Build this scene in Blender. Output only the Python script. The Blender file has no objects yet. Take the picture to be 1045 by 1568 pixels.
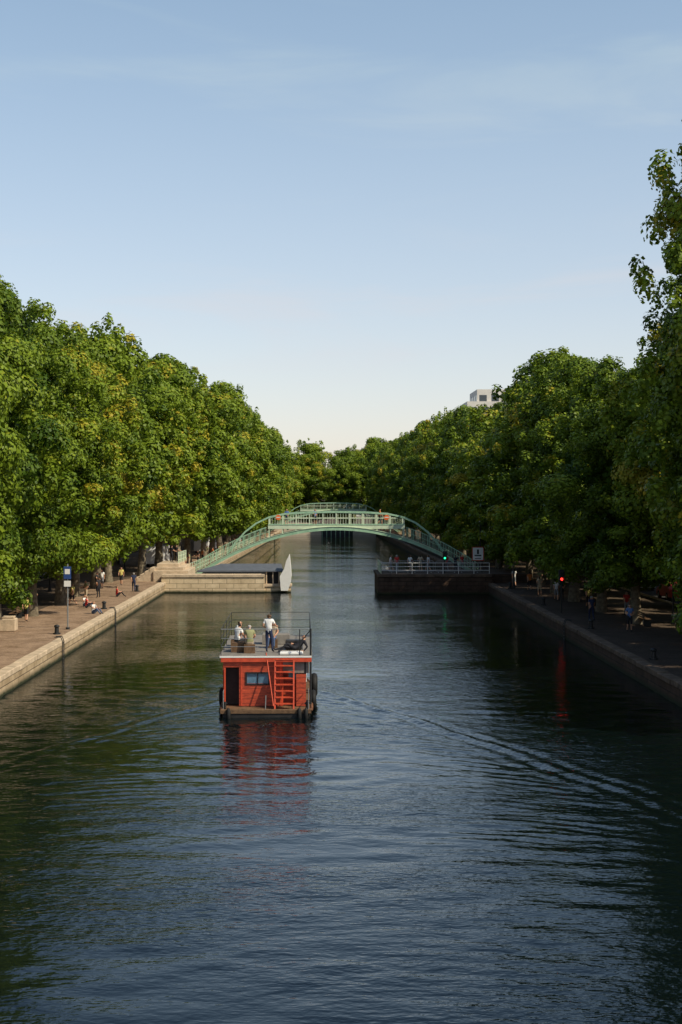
import bpy, math, random, bmesh
import numpy as np
from mathutils import Vector, Matrix
random.seed(7); rng=np.random.default_rng(7)
scene=bpy.context.scene
COL=scene.collection
R=math.radians

# ---------------------------------------------------------------- materials
def new_mat(name):
    m=bpy.data.materials.new(name); m.use_nodes=True
    nt=m.node_tree; b=nt.nodes['Principled BSDF']; return m,nt,b
def N(nt,t,**kw):
    n=nt.nodes.new(t)
    for k,v in kw.items(): setattr(n,k,v)
    return n
def mat(name,col,rough=0.7,var=0.25,scale=3.0,bump=0.0,metal=0.0,spec=0.3,col2=None,detail=6):
    m,nt,b=new_mat(name); L=nt.links
    tc=N(nt,'ShaderNodeTexCoord'); no=N(nt,'ShaderNodeTexNoise')
    no.inputs['Scale'].default_value=scale; no.inputs['Detail'].default_value=detail; no.inputs['Roughness'].default_value=0.65
    L.new(tc.outputs['Object'],no.inputs['Vector'])
    r=N(nt,'ShaderNodeValToRGB'); r.color_ramp.elements[0].position=0.3; r.color_ramp.elements[1].position=0.7
    c2=col2 if col2 else [c*(1+var) for c in col]
    r.color_ramp.elements[0].color=(*[c*(1-var) for c in col],1); r.color_ramp.elements[1].color=(*c2,1)
    L.new(no.outputs['Fac'],r.inputs['Fac']); L.new(r.outputs['Color'],b.inputs['Base Color'])
    b.inputs['Roughness'].default_value=rough; b.inputs['Metallic'].default_value=metal
    b.inputs['Specular IOR Level'].default_value=spec
    if bump>0:
        n2=N(nt,'ShaderNodeTexNoise'); n2.inputs['Scale'].default_value=scale*6; n2.inputs['Detail'].default_value=5
        L.new(tc.outputs['Object'],n2.inputs['Vector'])
        bp=N(nt,'ShaderNodeBump'); bp.inputs['Distance'].default_value=bump; bp.inputs['Strength'].default_value=1
        L.new(n2.outputs['Fac'],bp.inputs['Height']); L.new(bp.outputs['Normal'],b.inputs['Normal'])
    return m
def brick_mat(name,c1,c2,mortar,bw,bh,rough=0.85,horizontal=False,stain=0.8,bump=0.02):
    m,nt,b=new_mat(name); L=nt.links
    tc=N(nt,'ShaderNodeTexCoord'); sp=N(nt,'ShaderNodeSeparateXYZ'); L.new(tc.outputs['Object'],sp.inputs[0])
    cb=N(nt,'ShaderNodeCombineXYZ')
    if horizontal:
        L.new(sp.outputs['Y'],cb.inputs['X']); L.new(sp.outputs['X'],cb.inputs['Y'])
    else:
        ad=N(nt,'ShaderNodeMath',operation='ADD'); L.new(sp.outputs['X'],ad.inputs[0]); L.new(sp.outputs['Y'],ad.inputs[1])
        L.new(ad.outputs[0],cb.inputs['X']); L.new(sp.outputs['Z'],cb.inputs['Y'])
    br=N(nt,'ShaderNodeTexBrick'); L.new(cb.outputs[0],br.inputs['Vector'])
    br.inputs['Color1'].default_value=(*c1,1); br.inputs['Color2'].default_value=(*c2,1); br.inputs['Mortar'].default_value=(*mortar,1)
    br.inputs['Scale'].default_value=1; br.inputs['Brick Width'].default_value=bw; br.inputs['Row Height'].default_value=bh
    br.inputs['Mortar Size'].default_value=min(bw,bh)*0.05; br.inputs['Mortar Smooth'].default_value=0.3
    no=N(nt,'ShaderNodeTexNoise'); no.inputs['Scale'].default_value=1.3 if not horizontal else 0.7; no.inputs['Detail'].default_value=8; no.inputs['Roughness'].default_value=0.7
    L.new(tc.outputs['Object'],no.inputs['Vector'])
    rp=N(nt,'ShaderNodeValToRGB'); rp.color_ramp.elements[0].position=0.33; rp.color_ramp.elements[0].color=(0.42,0.37,0.30,1)
    rp.color_ramp.elements[1].position=0.62; rp.color_ramp.elements[1].color=(1,1,1,1)
    L.new(no.outputs['Fac'],rp.inputs['Fac'])
    mx=N(nt,'ShaderNodeMix',data_type='RGBA',blend_type='MULTIPLY'); mx.inputs[0].default_value=stain
    L.new(br.outputs['Color'],mx.inputs[6]); L.new(rp.outputs['Color'],mx.inputs[7])
    last=mx.outputs[2]
    if not horizontal:
        mr=N(nt,'ShaderNodeMapRange')
        n3=N(nt,'ShaderNodeMath',operation='MULTIPLY_ADD'); L.new(no.outputs['Fac'],n3.inputs[0]); n3.inputs[1].default_value=-0.35; L.new(sp.outputs['Z'],n3.inputs[2])
        mr.inputs['From Min'].default_value=-0.1; mr.inputs['From Max'].default_value=0.12
        L.new(n3.outputs[0],mr.inputs['Value'])
        m2=N(nt,'ShaderNodeMix',data_type='RGBA'); L.new(mr.outputs[0],m2.inputs[0]); m2.inputs[6].default_value=(0.03,0.035,0.015,1)
        L.new(last,m2.inputs[7]); last=m2.outputs[2]
    L.new(last,b.inputs['Base Color']); b.inputs['Roughness'].default_value=rough; b.inputs['Specular IOR Level'].default_value=0.25
    bp=N(nt,'ShaderNodeBump'); bp.inputs['Distance'].default_value=bump; L.new(br.outputs['Fac'],bp.inputs['Height']); bp.invert=True
    bp2=N(nt,'ShaderNodeBump'); bp2.inputs['Distance'].default_value=0.03; L.new(no.outputs['Fac'],bp2.inputs['Height']); L.new(bp.outputs['Normal'],bp2.inputs['Normal'])
    L.new(bp2.outputs['Normal'],b.inputs['Normal'])
    return m

M={}
M['stone']=brick_mat('quay_stone',(0.52,0.40,0.26),(0.42,0.32,0.20),(0.16,0.12,0.08),1.3,0.42)
M['sunlitstone']=brick_mat('sunlit_lock_stone',(0.74,0.59,0.39),(0.64,0.50,0.32),(0.24,0.18,0.12),1.3,0.42,stain=0.45)  # quay stone copy for left lock wall, sunlight painted into the colour
M['shadestone']=brick_mat('shaded_lock_stone',(0.11,0.066,0.045),(0.08,0.05,0.034),(0.035,0.028,0.02),1.3,0.38)  # quay stone copy for the right bank, tree shade painted into the colour
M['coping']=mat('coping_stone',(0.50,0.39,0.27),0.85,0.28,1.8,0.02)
M['shadecoping']=mat('shaded_coping_stone',(0.10,0.068,0.048),0.85,0.4,1.8,0.02,col2=(0.22,0.15,0.10))  # right-bank coping, darkened in its colour to stand for tree shade
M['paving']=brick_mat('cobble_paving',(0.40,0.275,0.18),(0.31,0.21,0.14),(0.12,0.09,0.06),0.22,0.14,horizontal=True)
M['shadepaving']=brick_mat('shaded_cobble_paving',(0.09,0.06,0.042),(0.07,0.047,0.033),(0.03,0.024,0.02),0.22,0.14,horizontal=True)  # right-bank cobbles, the shade under the trees is put into the colour
M['earth']=mat('ground_earth',(0.075,0.052,0.033),0.95,0.35,0.5,0.03)
M['asphalt']=mat('asphalt',(0.05,0.05,0.05),0.9,0.25,2.0,0.01)
M['paint_w']=mat('white_paint',(0.75,0.74,0.70),0.5,0.06,4)
M['bark']=mat('plane_bark',(0.11,0.08,0.055),0.9,0.4,3,0.05,col2=(0.26,0.22,0.15))
M['green_iron']=mat('green_painted_iron',(0.27,0.47,0.31),0.45,0.15,2.5,0.004,col2=(0.40,0.60,0.42))
M['pale_iron']=mat('pale_painted_iron',(0.56,0.65,0.47),0.45,0.1,2)
M['dark_iron']=mat('dark_iron',(0.025,0.027,0.028),0.45,0.3,5,0)
M['steel']=mat('galvanised_steel',(0.35,0.36,0.36),0.4,0.15,4,0,metal=0.6)
M['glass']=mat('window_glass',(0.03,0.04,0.05),0.08,0.2,1,0,spec=0.8)
M['plaster']=mat('cream_plaster',(0.50,0.44,0.35),0.85,0.12,0.7,0.01)
M['plaster2']=mat('grey_plaster',(0.40,0.36,0.31),0.85,0.12,0.7,0.01)
M['white_wall']=mat('white_facade',(0.62,0.58,0.52),0.8,0.06,0.5,0)
M['slate']=mat('slate_roof',(0.10,0.11,0.13),0.6,0.2,2,0)
M['rubber']=mat('rubber',(0.012,0.012,0.012),0.7,0.3,6,0)
M['rust']=mat('rusty_metal',(0.16,0.07,0.035),0.8,0.4,6,0.01)

def red_planks():
    m,nt,b=new_mat('red_painted_planks'); L=nt.links
    tc=N(nt,'ShaderNodeTexCoord')
    w=N(nt,'ShaderNodeTexWave'); w.bands_direction='Z'; w.inputs['Scale'].default_value=1.5; w.wave_profile='SAW'; L.new(tc.outputs['Object'],w.inputs['Vector'])
    mp=N(nt,'ShaderNodeMapping'); mp.inputs['Scale'].default_value=(1.2,1.2,5); L.new(tc.outputs['Object'],mp.inputs['Vector'])
    no=N(nt,'ShaderNodeTexNoise'); no.inputs['Scale'].default_value=2.6; no.inputs['Detail'].default_value=9; no.inputs['Roughness'].default_value=.7; L.new(mp.outputs[0],no.inputs['Vector'])
    r=N(nt,'ShaderNodeValToRGB'); r.color_ramp.elements[0].position=0.34; r.color_ramp.elements[1].position=0.68
    r.color_ramp.elements[0].color=(0.20,0.026,0.010,1); r.color_ramp.elements[1].color=(0.60,0.085,0.028,1)
    L.new(no.outputs['Fac'],r.inputs['Fac'])
    r2=N(nt,'ShaderNodeValToRGB'); r2.color_ramp.elements[0].position=0.0; r2.color_ramp.elements[0].color=(0.2,0.16,0.16,1); r2.color_ramp.elements[1].position=0.16
    L.new(w.outputs['Fac'],r2.inputs['Fac'])
    mx=N(nt,'ShaderNodeMix',data_type='RGBA',blend_type='MULTIPLY'); mx.inputs[0].default_value=0.9
    L.new(r.outputs['Color'],mx.inputs[6]); L.new(r2.outputs['Color'],mx.inputs[7]); L.new(mx.outputs[2],b.inputs['Base Color'])
    b.inputs['Roughness'].default_value=0.6
    return m
M['red']=red_planks()
M['redplain']=mat('red_paint',(0.48,0.066,0.028),0.5,0.3,5)
M['deckgrey']=mat('deck_grey',(0.20,0.18,0.155),0.7,0.3,3)
M['hull']=mat('hull_black',(0.02,0.018,0.017),0.5,0.4,3,0.005)
M['wood']=mat('deck_wood',(0.13,0.075,0.04),0.8,0.4,6,0.01)
M['blueglass']=mat('blue_curtained_window',(0.08,0.16,0.23),0.15,0.3,6,0,spec=0.7)

def leaf_mat(name,dark,light,yellow):
    m,nt,b=new_mat(name); L=nt.links
    at=N(nt,'ShaderNodeAttribute',attribute_name='tint'); oi=N(nt,'ShaderNodeObjectInfo')
    ad=N(nt,'ShaderNodeMath',operation='MULTIPLY_ADD'); L.new(oi.outputs['Random'],ad.inputs[0]); ad.inputs[1].default_value=0.24
    L.new(at.outputs['Fac'],ad.inputs[2])
    r=N(nt,'ShaderNodeValToRGB'); e=r.color_ramp.elements
    e[0].position=0.15; e[0].color=(*dark,1); e[1].position=0.80; e[1].color=(*light,1)
    x=e.new(1.0); x.color=(*yellow,1)
    L.new(ad.outputs[0],r.inputs['Fac']); L.new(r.outputs['Color'],b.inputs['Base Color'])
    b.inputs['Roughness'].default_value=0.5; b.inputs['Specular IOR Level'].default_value=0.2
    tr=N(nt,'ShaderNodeBsdfTranslucent'); L.new(r.outputs['Color'],tr.inputs['Color'])
    mx=N(nt,'ShaderNodeMixShader'); mx.inputs[0].default_value=0.25
    L.new(b.outputs[0],mx.inputs[1]); L.new(tr.outputs[0],mx.inputs[2]); L.new(mx.outputs[0],nt.nodes['Material Output'].inputs['Surface'])
    return m
M['leaf']=leaf_mat('plane_leaves',(0.046,0.092,0.006),(0.205,0.275,0.018),(0.38,0.31,0.025))

# ---------------------------------------------------------------- mesh builder
class MB:
    def __init__(s): s.v=[]; s.f=[]; s.m=[]; s.mats=[]; s.sm=[]
    def mi(s,k):
        m=M[k] if isinstance(k,str) else k
        if m not in s.mats: s.mats.append(m)
        return s.mats.index(m)
    def add(s,vs,fs,k,smooth=False):
        o=len(s.v); s.v+=[tuple(v) for v in vs]; i=s.mi(k)
        for f in fs: s.f.append([o+a for a in f]); s.m.append(i); s.sm.append(smooth)
    def box(s,x0,x1,y0,y1,z0,z1,k,rot=None,piv=None,bev=0.0):
        if bev>0:
            b=bev; vs=[];
            for z,i in ((z0,b),(z0+b,0),(z1-b,0),(z1,b)):
                vs+=[(x0+i,y0+i,z),(x1-i,y0+i,z),(x1-i,y1-i,z),(x0+i,y1-i,z)]
            fs=[(3,2,1,0),(12,13,14,15)]
            for r in range(3):
                for c in range(4): a=r*4+c; d=r*4+(c+1)%4; fs.append((a,d,d+4,a+4))
        else:
            vs=[(x0,y0,z0),(x1,y0,z0),(x1,y1,z0),(x0,y1,z0),(x0,y0,z1),(x1,y0,z1),(x1,y1,z1),(x0,y1,z1)]
            fs=[(3,2,1,0),(4,5,6,7),(0,1,5,4),(1,2,6,5),(2,3,7,6),(3,0,4,7)]
        if rot is not None:
            p=Vector(piv) if piv else Vector(((x0+x1)/2,(y0+y1)/2,(z0+z1)/2))
            vs=[rot@(Vector(v)-p)+p for v in vs]
        s.add(vs,fs,k)
    def cyl(s,p0,p1,r0,k,r1=None,n=8,caps=True):
        r1=r0 if r1 is None else r1; p0=Vector(p0); p1=Vector(p1); d=(p1-p0)
        if d.length<1e-6: return
        d.normalize(); a=d.orthogonal().normalized(); b=d.cross(a); vs=[]
        for p,r in ((p0,r0),(p1,r1)):
            for i in range(n):
                t=2*math.pi*i/n; vs.append(p+(a*math.cos(t)+b*math.sin(t))*r)
        fs=[(i,(i+1)%n,n+(i+1)%n,n+i) for i in range(n)]
        s.add(vs,fs,k,True)
        if caps: s.add(vs,[tuple(range(n))[::-1],tuple(range(n,2*n))],k)
    def path(s,pts,r,k,n=6):
        for a,b in zip(pts[:-1],pts[1:]): s.cyl(a,b,r,k,n=n)
    def tube(s,pts,rs,k,n=8):
        pts=[Vector(p) for p in pts]; vs=[]; 
        for i,p in enumerate(pts):
            d=(pts[min(i+1,len(pts)-1)]-pts[max(i-1,0)]).normalized()
            a=d.cross(Vector((0.13,0.97,0.2))); a=a.normalized() if a.length>1e-3 else d.orthogonal().normalized(); b=d.cross(a)
            for j in range(n):
                t=2*math.pi*j/n; vs.append(p+(a*math.cos(t)+b*math.sin(t))*rs[i])
        fs=[]
        for i in range(len(pts)-1):
            for j in range(n): fs.append((i*n+j,i*n+(j+1)%n,(i+1)*n+(j+1)%n,(i+1)*n+j))
        fs.append(tuple(range((len(pts)-1)*n,len(pts)*n))); s.add(vs,fs,k,True)
    def beam(s,pts,w,h,k):
        vs=[]
        for p in pts:
            x,y,z=p
            vs+=[(x,y-w/2,z-h/2),(x,y+w/2,z-h/2),(x,y+w/2,z+h/2),(x,y-w/2,z+h/2)]
        fs=[(3,2,1,0),tuple(range(len(vs)-4,len(vs)))]
        for i in range(len(pts)-1):
            for j in range(4): fs.append((i*4+j,i*4+(j+1)%4,i*4+4+(j+1)%4,i*4+4+j))
        s.add(vs,fs,k)
    def torus(s,c,R0,r,axis,k,n=20,m=8):
        c=Vector(c); ax=Vector(axis).normalized(); a=ax.orthogonal().normalized(); b=ax.cross(a); vs=[]
        for i in range(n):
            t=2*math.pi*i/n; d=a*math.cos(t)+b*math.sin(t)
            for j in range(m):
                u=2*math.pi*j/m; vs.append(c+d*(R0+r*math.cos(u))+ax*r*math.sin(u))
        fs=[(i*m+j,((i+1)%n)*m+j,((i+1)%n)*m+(j+1)%m,i*m+(j+1)%m) for i in range(n) for j in range(m)]
        s.add(vs,fs,k,True)
    def sphere(s,c,r,k,n=10,m=7,sc=(1,1,1)):
        vs=[];
        for i in range(m+1):
            p=math.pi*i/m
            for j in range(n):
                t=2*math.pi*j/n; vs.append((c[0]+r*sc[0]*math.sin(p)*math.cos(t),c[1]+r*sc[1]*math.sin(p)*math.sin(t),c[2]+r*sc[2]*math.cos(p)))
        fs=[(i*n+j,(i+1)*n+j,(i+1)*n+(j+1)%n,i*n+(j+1)%n) for i in range(m) for j in range(n)]
        s.add(vs,fs,k,True)
    def mesh(s,name):
        me=bpy.data.meshes.new(name); me.from_pydata(s.v,[],s.f)
        for m in s.mats: me.materials.append(m)
        me.polygons.foreach_set('material_index',s.m); me.polygons.foreach_set('use_smooth',s.sm); me.update(); return me
    def obj(s,name,loc=(0,0,0),rz=0,parent=None,sc=1):
        return place(name,s.mesh(name),loc,rz,parent,sc)
def place(name,me,loc=(0,0,0),rz=0,parent=None,sc=1):
    o=bpy.data.objects.new(name,me); COL.objects.link(o); o.location=loc; o.rotation_euler=(0,0,rz)
    o.scale=(sc,sc,sc) if not isinstance(sc,tuple) else sc
    if parent: o.parent=parent
    return o
def empty(name,loc=(0,0,0),rz=0):
    o=bpy.data.objects.new(name,None); COL.objects.link(o); o.location=loc; o.rotation_euler=(0,0,rz); o.empty_display_size=0.3; return o

QZ=0.95
LB=[(-80,-14.1),(130,-14.1),(137,-12.6),(190,-11.3),(240,-10.2),(318,-8.5)]
RB=[(-80,15.3),(128,15.3),(134,15.3),(200,14.2),(240,13.8),(318,12.5)]
def bank(B,y):
    for (a,xa),(b,xb) in zip(B[:-1],B[1:]):
        if a<=y<=b: return xa+(xb-xa)*(y-a)/(b-a)
    return B[-1][1] if y>B[-1][0] else B[0][1]

# ---------------------------------------------------------------- ground, roads
g=MB()
for i in range(len(LB)-1):
    (a,xa),(b,xb)=LB[i],LB[i+1]
    g.add([(-1800,a,QZ),(xa-0.25,a,QZ),(xb-0.25,b,QZ),(-1800,b,QZ)],[(0,1,2,3)],'earth')
for i in range(len(RB)-1):
    (a,xa),(b,xb)=RB[i],RB[i+1]
    g.add([(xa+0.25,a,QZ),(1800,a,QZ),(1800,b,QZ),(xb+0.25,b,QZ)],[(0,1,2,3)],'earth')
g.add([(-1800,318,QZ),(1800,318,QZ),(1800,3500,QZ),(-1800,3500,QZ)],[(0,1,2,3)],'earth')
g.add([(-1800,-1500,QZ),(1800,-1500,QZ),(1800,-80,QZ),(-1800,-80,QZ)],[(0,1,2,3)],'earth')
g.obj('ground')
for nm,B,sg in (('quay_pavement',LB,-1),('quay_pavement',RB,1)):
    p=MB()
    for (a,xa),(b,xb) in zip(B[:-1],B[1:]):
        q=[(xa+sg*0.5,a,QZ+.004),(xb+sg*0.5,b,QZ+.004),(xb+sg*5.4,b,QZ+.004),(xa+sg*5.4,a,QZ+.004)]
        p.add(q,[(0,1,2,3)],'paving' if sg<0 else 'shadepaving')
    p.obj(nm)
for sg in (-1,1):
    rd=MB(); x0,x1=sorted((sg*26,sg*34))
    rd.add([(x0,-80,QZ+.004),(x1,-80,QZ+.004),(x1,420,QZ+.004),(x0,420,QZ+.004)],[(0,1,2,3)],'asphalt')
    y=-60
    while y<400:
        rd.add([(sg*30-.07,y,QZ+.008),(sg*30+.07,y,QZ+.008),(sg*30+.07,y+3,QZ+.008),(sg*30-.07,y+3,QZ+.008)],[(0,1,2,3)],'paint_w'); y+=6
    rd.obj('street')
    kb=MB()
    for xk in (25.8,34.0):
        a,b=sorted((sg*xk,sg*(xk+0.2)))
        kb.box(a,b,-80,420,QZ-.1,QZ+.12,'coping')
    a,b=sorted((sg*34.2,sg*38)); kb.box(a,b,-80,420,QZ-.1,QZ+.115,'asphalt'); kb.obj('kerb')

def quay(B,sg,y0,y1,name,ms,mc):
    w=MB(); y=y0
    pts=[p for p in B if y0<p[0]<y1]; P=[(y0,bank(B,y0))]+pts+[(y1,bank(B,y1))]
    for (a,xa),(b,xb) in zip(P[:-1],P[1:]):
        if b-a<0.01: continue
        vs=[(xa,a,-1.5),(xb,b,-1.5),(xb,b,QZ-.22),(xa,a,QZ-.22),(xa+sg*.8,a,QZ-.22),(xb+sg*.8,b,QZ-.22)]
        w.add(vs,[(0,1,2,3),(3,2,5,4)],ms)
    rr=random.Random(3)
    while y<y1:
        l=min(1.15+rr.random()*0.5,y1-y); xa=bank(B,y+l/2); dz=rr.uniform(-.015,.015)
        xx=sorted((xa-sg*(0.05+rr.uniform(-.02,.02)),xa+sg*0.52))
        w.box(xx[0],xx[1],y+.010,y+l-.010,QZ-.22,QZ+.03+dz,mc,bev=0.025); y+=l
    return w.obj(name)
quay(LB,-1,-80,318,'quay_wall','stone','coping'); quay(RB,1,-80,318,'quay_wall','shadestone','shadecoping')

# ---------------------------------------------------------------- water
def np_mesh(name,V,F,mats,mi=None):
    me=bpy.data.meshes.new(name); me.vertices.add(len(V)); me.vertices.foreach_set('co',V.astype(np.float32).ravel())
    k=F.shape[1]; me.loops.add(F.size); me.loops.foreach_set('vertex_index',F.astype(np.int32).ravel())
    me.polygons.add(len(F)); me.polygons.foreach_set('loop_start',np.arange(0,F.size,k,dtype=np.int32)); me.polygons.foreach_set('loop_total',np.full(len(F),k,dtype=np.int32))
    for m in mats: me.materials.append(m)
    if mi is not None: me.polygons.foreach_set('material_index',mi.astype(np.int32))
    me.update(calc_edges=True); return me
def water():
    m,nt,b=new_mat('canal_water'); L=nt.links
    b.inputs['Base Color'].default_value=(0.002,0.0045,0.0055,1); b.inputs['Roughness'].default_value=0.01
    b.inputs['IOR'].default_value=1.38; b.inputs['Specular IOR Level'].default_value=0.5; b.inputs['Specular Tint'].default_value=(0.40,0.76,1.0,1)
    tc=N(nt,'ShaderNodeTexCoord')
    mp=N(nt,'ShaderNodeMapping'); mp.inputs['Scale'].default_value=(0.7,1.3,1); L.new(tc.outputs['Object'],mp.inputs['Vector'])
    n0=N(nt,'ShaderNodeTexNoise'); n0.inputs['Scale'].default_value=8; n0.inputs['Detail'].default_value=2
    n1=N(nt,'ShaderNodeTexNoise'); n1.inputs['Scale'].default_value=3.4; n1.inputs['Detail'].default_value=2; n1.inputs['Roughness'].default_value=0.5
    n2=N(nt,'ShaderNodeTexNoise'); n2.inputs['Scale'].default_value=0.9; n2.inputs['Detail'].default_value=2; n2.inputs['Distortion'].default_value=0.4
    n3=N(nt,'ShaderNodeTexNoise'); n3.inputs['Scale'].default_value=0.09; n3.inputs['Detail'].default_value=3
    for n in (n0,n1,n2,n3): L.new(mp.outputs[0],n.inputs['Vector'])
    mr=N(nt,'ShaderNodeMapRange'); mr.inputs['From Min'].default_value=0.4; mr.inputs['From Max'].default_value=0.6; mr.inputs['To Min'].default_value=0.45; mr.inputs['To Max'].default_value=1.35
    L.new(n3.outputs['Fac'],mr.inputs['Value'])
    ml=N(nt,'ShaderNodeMath',operation='MULTIPLY'); L.new(n1.outputs['Fac'],ml.inputs[0]); L.new(mr.outputs[0],ml.inputs[1])
    m0=N(nt,'ShaderNodeMath',operation='MULTIPLY'); L.new(n0.outputs['Fac'],m0.inputs[0]); L.new(mr.outputs[0],m0.inputs[1])
    b0=N(nt,'ShaderNodeBump'); b0.inputs['Distance'].default_value=0.008; L.new(m0.outputs[0],b0.inputs['Height'])
    b1=N(nt,'ShaderNodeBump'); b1.inputs['Distance'].default_value=0.026; L.new(ml.outputs[0],b1.inputs['Height']); L.new(b0.outputs['Normal'],b1.inputs['Normal'])
    b2=N(nt,'ShaderNodeBump'); b2.inputs['Distance'].default_value=0.014; L.new(n2.outputs['Fac'],b2.inputs['Height']); L.new(b1.outputs['Normal'],b2.inputs['Normal'])
    L.new(b2.outputs['Normal'],b.inputs['Normal'])
    xs=np.linspace(-16,17,251)
    yy=np.concatenate([np.arange(-80,15,3.0),np.arange(15,78,0.11),np.arange(78,132,0.6),np.arange(132,322,2.5)])
    X,Y=np.meshgrid(xs,yy); Z=np.zeros_like(X)
    fade=np.clip((78-Y)/15,0,1)*np.clip((Y-14)/4,0,1)
    r=np.random.default_rng(5)
    for i in range(30):
        lam=r.uniform(0.5,2.2); th=r.normal(math.pi/2,0.6); k=2*math.pi/lam
        Z+=0.0012*lam*np.sin(k*(X*math.cos(th)+Y*math.sin(th))+r.uniform(0,6.28)+0.8*np.sin(0.41*X+0.33*Y+i))
    for sg,x0,y0,sl,G in ((1,-0.2,65.5,0.47,1.0),(-1,-4.1,62.5,0.47,.45)):
        s=(y0-Y); sc=np.clip(s,0,99); xl=x0+sg*sl*s*(1-0.005*s)+0.12*np.sin(s*.9); d=(X-xl)*sg*0.9
        env=G*np.where(s>0,np.exp(-sc/26)*np.clip(s/1.2,0,1),0)*(0.85+0.3*np.sin(s*2.1+np.sin(s)))
        wd=0.34+0.034*sc
        Z+=0.068*env*np.exp(-(d/wd)**2)*np.cos(2*math.pi*d/0.85)
        ph=2*math.pi*((X*sg)*0.55+Y*0.83)/0.6
        Z+=0.017*env*np.exp(-((d+0.8+0.05*s)/(0.6+0.06*sc))**2)*np.sin(ph)
        ph=2*math.pi*((X*sg)*0.35+Y*0.93)/0.8
        Z+=0.009*G*np.exp(-sc/40)*np.where(s>12,1,0)*np.exp(-((d+2.6)/1.6)**2)*np.sin(ph+np.sin(.8*X))
    s=57-Y; sc=np.clip(s,0,99); xw=np.abs(X+2.1)
    env=np.where(s>0,np.exp(-sc/14),0)*np.exp(-(xw/(1.6+0.2*sc))**2)
    Z+=0.013*env*np.sin(2*math.pi*(s+0.06*xw**2)/1.3)+0.008*env*np.sin(2*math.pi*(X*0.7+Y)/0.6+2*np.sin(X*2))
    Z+=0.05*np.exp(-((X+2.1)/0.9)**2-((Y-55.6)/1.0)**2)*np.sin(9*X+3*np.sin(5*Y))*np.sin(7*Y)
    for cx,cy,wd,A,lm in ((8.6,31,1.5,.017,.55),(3.2,27,2.0,.009,.7),(-6.5,43,2.0,.009,.6),(-10,36,2.6,.009,.6),(4.5,38,2.2,.008,.6)):
        Z+=A*np.exp(-(((X-cx)/wd)**2+((Y-cy)/(wd*1.5))**2))*np.sin(2*math.pi*(Y+0.25*(X-cx)*np.sign(cx)+0.05*(X-cx)**2)/lm)
    Z*=fade
    n,mm=X.shape; V=np.stack([X,Y,Z],-1).reshape(-1,3)
    idx=np.arange(n*mm).reshape(n,mm)
    F=np.stack([idx[:-1,:-1],idx[:-1,1:],idx[1:,1:],idx[1:,:-1]],-1).reshape(-1,4)
    me=np_mesh('water',V,F,[m]); me.polygons.foreach_set('use_smooth',np.ones(len(F),bool)); place('canal_water',me)
water()

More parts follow.
